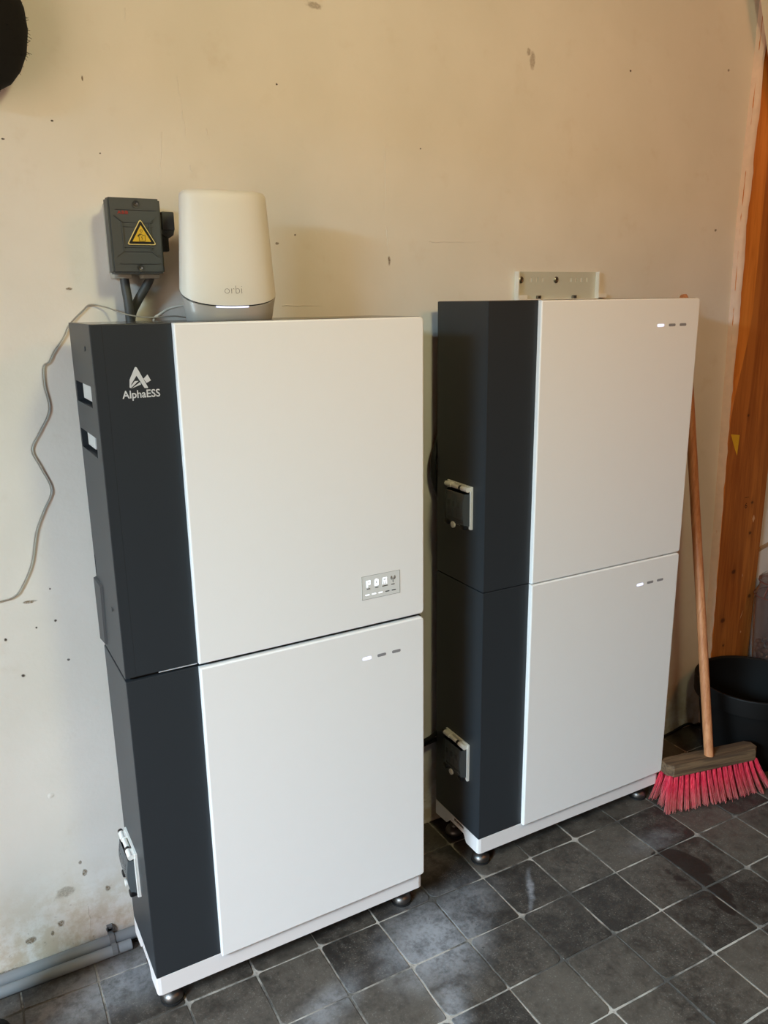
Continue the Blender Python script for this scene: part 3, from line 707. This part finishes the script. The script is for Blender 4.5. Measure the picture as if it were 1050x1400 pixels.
rings.append(ell_ring(bm, A0 - .005, B0 - .0045, cut(-.0038)))
loft(bm, rings); link('silver_foot', bm, M_silver, t, 45)
bm = NB(); R1 = []; R2 = []
for k in range(17):
    x = -.036 + .060 * k / 16
    s = -B0 * (max(0, 1 - abs(x / A0) ** 2.35)) ** (1 / 2.35)
    for R_, off in ((R1, -.0036), (R2, -.0006)): R_.append((bm.verts.new((x, s - .0004, cut(off)(x, s))), bm.verts.new((x, s + .004, cut(off)(x, s)))))
for k in range(16):
    bm.faces.new((R1[k][0], R1[k + 1][0], R2[k + 1][0], R2[k][0])); bm.faces.new((R1[k][1], R2[k][1], R2[k + 1][1], R1[k + 1][1]))
    bm.faces.new((R1[k][0], R1[k][1], R1[k + 1][1], R1[k + 1][0])); bm.faces.new((R2[k][0], R2[k + 1][0], R2[k + 1][1], R2[k][1]))
o = link('light_strip', bm, M_led_on, t); tag(o, 'glowing white strip')
def on_shell(x, y, z):
    X_ = -.0205 + x; zz = .0455 + y
    f = min(1, max(0, (zz - .02) / .2)); a, b = shell_r(f); s = -b * (max(0, 1 - abs(X_ / a) ** 2.35)) ** (1 / 2.35)
    return Vector((X_, s - .0004 - abs(z), zz))
o = text('router_lettering', 'orbi', .021, M_txt, t, on_shell, .0002, 1.0, -.0005)

# thin white wire, and the router's cord
wp = [(.30, -.060, 1.3412), (.225, -.050, 1.3425), (.19, -.056, 1.3465), (.155, -.056, 1.3450), (.128, -.052, 1.3465), (.104, -.050, 1.3510), (.090, -.032, 1.3570), (.075, -.012, 1.3645), (.0489, -.0045, 1.3695), (.035, -.004, 1.360), (.0081, -.004, 1.3344), (-.004, -.004, 1.313), (-.024, -.004, 1.2874), (-.035, -.004, 1.269), (-.0452, -.004, 1.2611), (-.0478, -.004, 1.2281), (-.0441, -.004, 1.1827), (-.0652, -.004, 1.143), (-.0822, -.004, 1.1112), (-.0708, -.004, 1.0762), (-.057, -.004, 1.0317), (-.0742, -.004, .9948), (-.0926, -.004, .9537), (-.1074, -.004, .894), (-.1278, -.004, .8537), (-.1436, -.004, .8344), (-.1696, -.004, .8292), (-.25, -.004, .828)]
bm = NB(); tube(bm, smoothpath(wp, 5), .0013, 8)
o = link('wire', bm, M_wire2, None, 60); tag(o, 'thin pale wire wandering down the bare wall left of the dark cabinet', 'wire')
bm = NB(); tube(bm, smoothpath([(.155, -.046, 1.30), (.152, -.048, 1.338), (.163, -.052, 1.350), (.182, -.058, 1.361), (.205, -.068, 1.366), (.228, -.078, 1.364), (.245, -.096, 1.360), (.255, -.114, 1.358)], 6), .0026, 10)
o = link('power_lead', bm, M_wire, None, 60); tag(o, 'grey power cord arching from behind the cabinet to the router', 'cord')

# conduits along the foot of the wall
bm = NB(); tube(bm, [(-.75, -.0190, .0137), (.30, -.0190, .0137)], .0135, 18); o = link('conduit_pipe', bm, M_pipe, None, 60); tag(o, 'thicker grey conduit lying right against the foot of the wall', 'pipe', 'conduits along the wall')
bm = NB(); tube(bm, [(-.75, -.0480, .0117), (-.010, -.0480, .0117)], .0115, 18); o = link('conduit_pipe', bm, M_pipe, None, 60); tag(o, 'thinner grey conduit in front of the other, its open end by the cabinet', 'pipe', 'conduits along the wall')
bm = NB(); lathe(bm, [(.0085, -.0099), (.0085, -.0094)], 16, (0, -.048, .0117), 'X'); link('open_end', bm, M_black, o)
t = thing('pipe_clip', 'grey plastic clip holding the two wall-foot conduits beside the cabinet', 'clip', (-.046, 0, 0))
bm = NB()
for y, z, r in ((-.019, .0137, .0150), (-.048, .0117, .0130)):
    pts = [(0, y + r * math.cos(a), z + r * math.sin(a)) for a in [math.radians(x) for x in range(20, 200, 20)]]
    for i in range(len(pts) - 1):
        p_, q_ = Vector(pts[i]), Vector(pts[i + 1]); n = (Vector((0, p_.y - y, p_.z - z))).normalized() * .0018; n2 = (Vector((0, q_.y - y, q_.z - z))).normalized() * .0018
        vs = [bm.verts.new(v) for v in (p_ + Vector((-.0055, 0, 0)), q_ + Vector((-.0055, 0, 0)), q_ + n2 + Vector((-.0055, 0, 0)), p_ + n + Vector((-.0055, 0, 0)), p_ + Vector((.0055, 0, 0)), q_ + Vector((.0055, 0, 0)), q_ + n2 + Vector((.0055, 0, 0)), p_ + n + Vector((.0055, 0, 0)))]
        for f in ((0, 1, 2, 3), (7, 6, 5, 4), (0, 4, 5, 1), (1, 5, 6, 2), (2, 6, 7, 3), (3, 7, 4, 0)): bm.faces.new([vs[i_] for i_ in f])
link('strap', bm, M_clip, t)
bm = NB(); box(bm, -.006, .006, -.008, 0, .026, .042, .001); prism(bm, [(-.008, .036), (-.004, .042), (-.001, .035), (.003, .035), (.006, .041), (.008, .030), (-.006, .029)], XZ, -.008, -.004); link('clip_jaw', bm, M_clip, t)

# black cables between the towers
for (pts, lab) in (([(.56, -.052, .283), (.68, -.050, .283), (.755, -.045, .2815), (.80, -.028, .283), (.86, -.022, .29), (.95, -.022, .30)], 'black cable bridging the gap between towers, upper of two'),
                   ([(.56, -.045, .262), (.68, -.044, .262), (.755, -.036, .266), (.80, -.022, .259), (.86, -.015, .25), (.95, -.015, .24)], 'black cable bridging the gap between towers, lower of two')):
    bm = NB(); tube(bm, smoothpath(pts, 6), .0058, 12); o = link('link_cable', bm, M_rubber, None, 60); tag(o, lab, 'cable', 'cables between the towers')
bm = NB(); tube(bm, smoothpath([(.84, -.022, 1.12), (.81, -.024, 1.07), (.790, -.026, 1.02), (.785, -.026, .985), (.790, -.026, .95), (.81, -.024, .90), (.84, -.022, .86)], 6), .0075, 12)
o = link('looped_cable', bm, M_rubber, None, 60); tag(o, 'black cable bulging out behind left edge of the right tower', 'cable')

# pale wall bracket above the right tower
t = thing('wall_bracket', 'pale slotted metal bracket screwed to the wall above the right tower', 'bracket', (0, 0, 0))
hs = [(x - .0028, x + .0028, 1.4085, 1.4190) for x in (1.0800, 1.0985, 1.1165, 1.2060, 1.2245, 1.2405, 1.2595)]
bm = NB(); holes_plate(bm, 1.0345, 1.290, 1.3665, 1.4325, hs, XZ, -.0025, -.0004)
link('bracket_plate', bm, M_plate, t)
bm = NB(); box(bm, 1.0325, 1.0350, -.0150, -.0004, 1.3665, 1.4325); box(bm, 1.2890, 1.2915, -.0150, -.0004, 1.3665, 1.4325)
box(bm, 1.0345, 1.060, -.0160, -.0004, 1.3665, 1.3775); box(bm, 1.2900, 1.316, -.0160, -.0004, 1.3695, 1.3800); box(bm, 1.0345, 1.2905, -.0150, -.0020, 1.3664, 1.3684)
link('bracket_flange', bm, M_galv, t)
for x in (1.049, 1.158):
    bm = NB(); lathe(bm, [(.0075, -.0028), (.0078, -.0040), (.0045, -.0062), (.0015, -.0055)], 18, (x, 0, 1.4135), 'Y'); link('bracket_screw', bm, M_screw, t, 40)
for x in (1.101, 1.215):
    bm = NB(); box(bm, x - .0055, x - .001, -.012, -.005, 1.3684, 1.3765, .001); box(bm, x + .001, x + .0055, -.012, -.005, 1.3684, 1.3765, .001); link('bracket_bolt', bm, M_screw, t)

# ================================================================== right-hand corner: broom, bucket, jar
BA = -math.radians(11.5)
t = thing('broom', 'push broom with worn wooden block and red bristles leaning on the wall', 'broom', (1.541, -.285, 0), BA)
bm = NB(); pl = [(-.150, -.012), (-.135, -.026), (.135, -.026), (.150, -.012), (.150, .014), (.135, .026), (-.135, .026), (-.150, .014)]
zz = [(.094, .96), (.097, 1.0), (.118, 1.0), (.1275, .90), (.1285, .80)]
rg = [[bm.verts.new((x * (.985 if k in (0, 4) else 1), y * s, z)) for x, y in pl] for k, (z, s) in enumerate(zz)]
for k in range(len(rg) - 1):
    for i in range(8): bm.faces.new((rg[k][i], rg[k][(i + 1) % 8], rg[k + 1][(i + 1) % 8], rg[k + 1][i]))
bm.faces.new(rg[0][::-1]); bm.faces.new(rg[-1])
link('broom_block', bm, M_block, t)
inv = Matrix.Rotation(-BA, 3, 'Z'); loc = lambda v: inv @ (Vector(v) - Vector((1.541, -.285, 0)))
b0 = loc((1.531, -.2905, .122)); b1 = loc((1.5935, -.0190, 1.3830))
P_ = [b0 + (b1 - b0) * f for f in (0, .02, .2, .4, .6, .8, .985, .993, 1.0)]
bm = NB(); tube(bm, P_[:7], .0128, 20); dv = (b1 - b0).normalized()
tube(bm, [P_[6], P_[6] + dv * .006, P_[6] + dv * .010], .0125, 20, .008)
link('broom_handle', bm, M_handle, t, 50)
rr = random.Random(11)
def tuft(x, y, n, fx, fy):
    bm = NB()
    for k in range(n):
        a = rr.uniform(0, 2 * PI); q = math.sqrt(rr.random()); rx, ry = q * math.cos(a), q * math.sin(a)
        p0 = Vector((x + rx * .0050, y + ry * .0045, .097))
        p3 = Vector((x + fx + rx * .0075 + rr.gauss(0, .0016), y + fy + ry * .0085 + rr.gauss(0, .002), .0015 + rr.uniform(.0, .010)))
        p1 = p0.lerp(p3, .33) + Vector((rx * .0012 - fx * .08, ry * .001 - fy * .08, 0)); p2 = p0.lerp(p3, .68) + Vector((rx * .0005 - fx * .06, -fy * .06, 0))
        tube(bm, [p0, p1, p2, p3], .00115, 3, .0006)
    link('bristle_tuft', bm, M_bristle, t, 60)
NX = 17
for j, (y, n) in enumerate(((-.0195, 34), (-.002, 24), (.016, 16))):
    for i in range(NX):
        x = -.141 + .282 * i / (NX - 1) + (0 if j % 2 == 0 else .006); u = x / .142
        tuft(x, y, n, .026 * max(u, -.8) ** 3 + .012 * u + rr.uniform(-.003, .003), (-.030, -.012, .006)[j] + rr.uniform(-.005, .005))

t = thing('bucket', 'black plastic builder bucket with a wide collar in the right corner', 'bucket', (1.833, -.187, 0))
R_ = .1648; h = .2430; ch = .055
bm = NB(); prof = [(.120, .0005), (.126, .004), (.1505, h - ch + .002), (R_ - .0035, h - ch), (R_ - .0015, h - ch + .003), (R_, h - .004), (R_ - .002, h), (R_ - .008, h), (R_ - .012, h - .004), (R_ - .0155, h - ch), (.122, .010), (.02, .008)]
lathe(bm, prof, 72); link('bucket_body', bm, M_bucket, t, 40)
bm = NB(); lathe(bm, [(R_ - .0135, h - ch + .004), (R_ - .010, h - ch + .008), (R_ - .0095, h - ch + .012), (R_ - .0145, h - ch + .012)], 72, close=True); link('inner_ledge', bm, M_ledge, t, 40)

t = thing('crate', 'low wooden crate behind the bucket under the glass jar', 'crate', (0, 0, 0))
for k in range(3):
    bm = NB(); box(bm, 2.005 + .072 * k, 2.072 + .072 * k, -.150, -.004, .170, .185, .001); link('slat', bm, M_crate, t)
for x in (2.006, 2.200):
    bm = NB(); box(bm, x, x + .014, -.148, -.006, .0005, .170, .001); link('side_board', bm, M_crate, t)

JC = (2.050, -.096, .1852)
t = thing('glass_jar', 'clip-top glass jar half filled with nuts standing behind the bucket', 'jar', JC)
bm = NB(); lathe(bm, [(.052, 0), (.058, .004), (.066, .14), (.070, .235), (.068, .268), (.060, .285), (.060, .300), (.057, .300), (.057, .284), (.0645, .266), (.0665, .235), (.0625, .14), (.0545, .008), (.02, .006)], 48); link('jar_body', bm, M_glass, t, 40)
bm = NB(); lathe(bm, [(.058, .3035), (.063, .3035), (.063, .310), (.050, .322), (.030, .326), (.030, .322), (.048, .318), (.056, .309)], 48, close=True); lathe(bm, [(.030, .322), (.030, .326), (.001, .326), (.001, .322)], 48); o = link('jar_lid', bm, M_glass, t, 40)
bm = NB(); lathe(bm, [(.0575, .300), (.064, .300), (.064, .3035), (.0575, .3035)], 48, close=True); link('jar_seal', bm, M_seal, t, 40)
bm = NB(); tube(bm, [Vector((.0725 * math.cos(a), .0725 * math.sin(a), .256)) for a in [2 * PI * k / 40 for k in range(41)]], .0016, 6)
tube(bm, smoothpath([(.0725, 0, .256), (.074, -.012, .30), (.060, -.030, .335), (.0, -.042, .345), (-.060, -.030, .335), (-.074, -.012, .30), (-.0725, 0, .256)]), .0016, 6); o = link('jar_wire', bm, M_seal, t, 60); tag(o, 'reddish clamp wire')
rr = random.Random(21); k = 0
base = None
for layer in range(5):
    for i in range(9):
        a = 2 * PI * i / 9 + layer * .35; rad = .043 if i % 3 else .036
        r = rr.uniform(.0085, .0105); p = Vector(JC) + Vector((rad * math.cos(a), rad * math.sin(a), .018 + layer * .0175 + rr.uniform(-.001, .001)))
        if base is None:
            bm = NB(); bmesh.ops.create_icosphere(bm, subdivisions=2, radius=1)
            for v in bm.verts: v.co = Vector((v.co.x, v.co.y * .95, v.co.z * 1.1 + (.25 if v.co.z > .85 else 0)))
            base = link('nut', bm, M_nut, None, 60); o = base
        else: o = base.copy(); COL.objects.link(o)
        o.location = p; o.scale = (r, r, r); o.rotation_euler = (rr.uniform(0, 6), rr.uniform(0, 6), 0)
        tag(o, 'brown nut among the others inside the clip-top jar', 'nut', 'nuts in the glass jar')

t = thing('card_sheet', 'white card with brown top edge leaning on the wall behind the glass jar', 'card', (2.04, 0, .1855))
bm = NB(); prism(bm, [(0, 0), (.20, 0), (.20, .425), (0, .375)], XZ, -.010, -.004); link('card_face', bm, M_card, t)
bm = NB(); prism(bm, [(0, .375), (.20, .425), (.20, .436), (0, .386)], XZ, -.0105, -.004); link('card_edge', bm, M_kraft, t)

# thin cable on the floor in the corner
bm = NB(); tube(bm, smoothpath([(1.20, -.03, .006), (1.45, -.025, .006), (1.62, -.018, .007), (1.70, -.016, .012), (1.76, -.014, .020), (1.79, -.012, .016), (1.81, -.016, .006), (1.86, -.03, .005)], 6), .0042, 8)
o = link('floor_cable', bm, M_rubber, None, 60); tag(o, 'thin black cable along the foot of the wall behind the broom', 'cable')

# black fuzzy hat and black boot cut off by the left edge of the frame
t = thing('woollen_hat', 'black fuzzy round hat hanging high on the wall at the left', 'hat', (-.113, -.058, 1.800))
t.scale = (1, .55, 1)
bm = NB(); lathe(bm, [(.004, .112), (.03, .109), (.06, .096), (.085, .068), (.098, .03), (.100, 0), (.094, -.035), (.082, -.062), (.066, -.082), (.040, -.097), (.012, -.101)], 40); link('hat_crown', bm, M_wool, t, 60)
bm = NB(); rr = random.Random(8)
for k in range(420):
    v = Vector((rr.gauss(0, 1), rr.gauss(0, 1), rr.gauss(0, 1))).normalized(); p0 = Vector((v.x * .098, v.y * .094, v.z * .100)); q = (v + Vector((rr.gauss(0, .7), rr.gauss(0, .7), rr.gauss(0, .7))) * .6).normalized()
    tube(bm, [p0, p0 + q * rr.uniform(.004, .010)], .0007, 3, .0003)
o = link('wool_fuzz', bm, M_wool, t); tag(o, kind='stuff')
bm = NB(); tube(bm, [(0, .100, .09), (0, .02, .100)], .006, 10); link('wall_peg', bm, M_screw, t, 40)

t = thing('rubber_boot', 'black rubber boot at the lower left by the conduits', 'boot', (-.362, -.222, 0), math.radians(38))
bm = NB(); rings = []
for (x, w, zt) in [(-.10, .030, .05), (-.085, .040, .06), (-.03, .044, .10), (.03, .046, .085), (.075, .046, .065), (.105, .036, .050), (.118, .018, .036)]:
    rings.append([bm.verts.new((x, w * math.cos(a), .001 + zt * .5 + zt * .5 * math.sin(a))) for a in [2 * PI * k / 16 for k in range(16)]])
loft(bm, rings); link('boot_foot', bm, M_boot, t, 60)
bm = NB(); lathe(bm, [(.044, .06), (.045, .12), (.052, .26), (.056, .30), (.052, .30), (.046, .25), (.038, .12), (.02, .08)], 24, (-.05, 0, 0)); link('boot_shaft', bm, M_boot, t, 50)
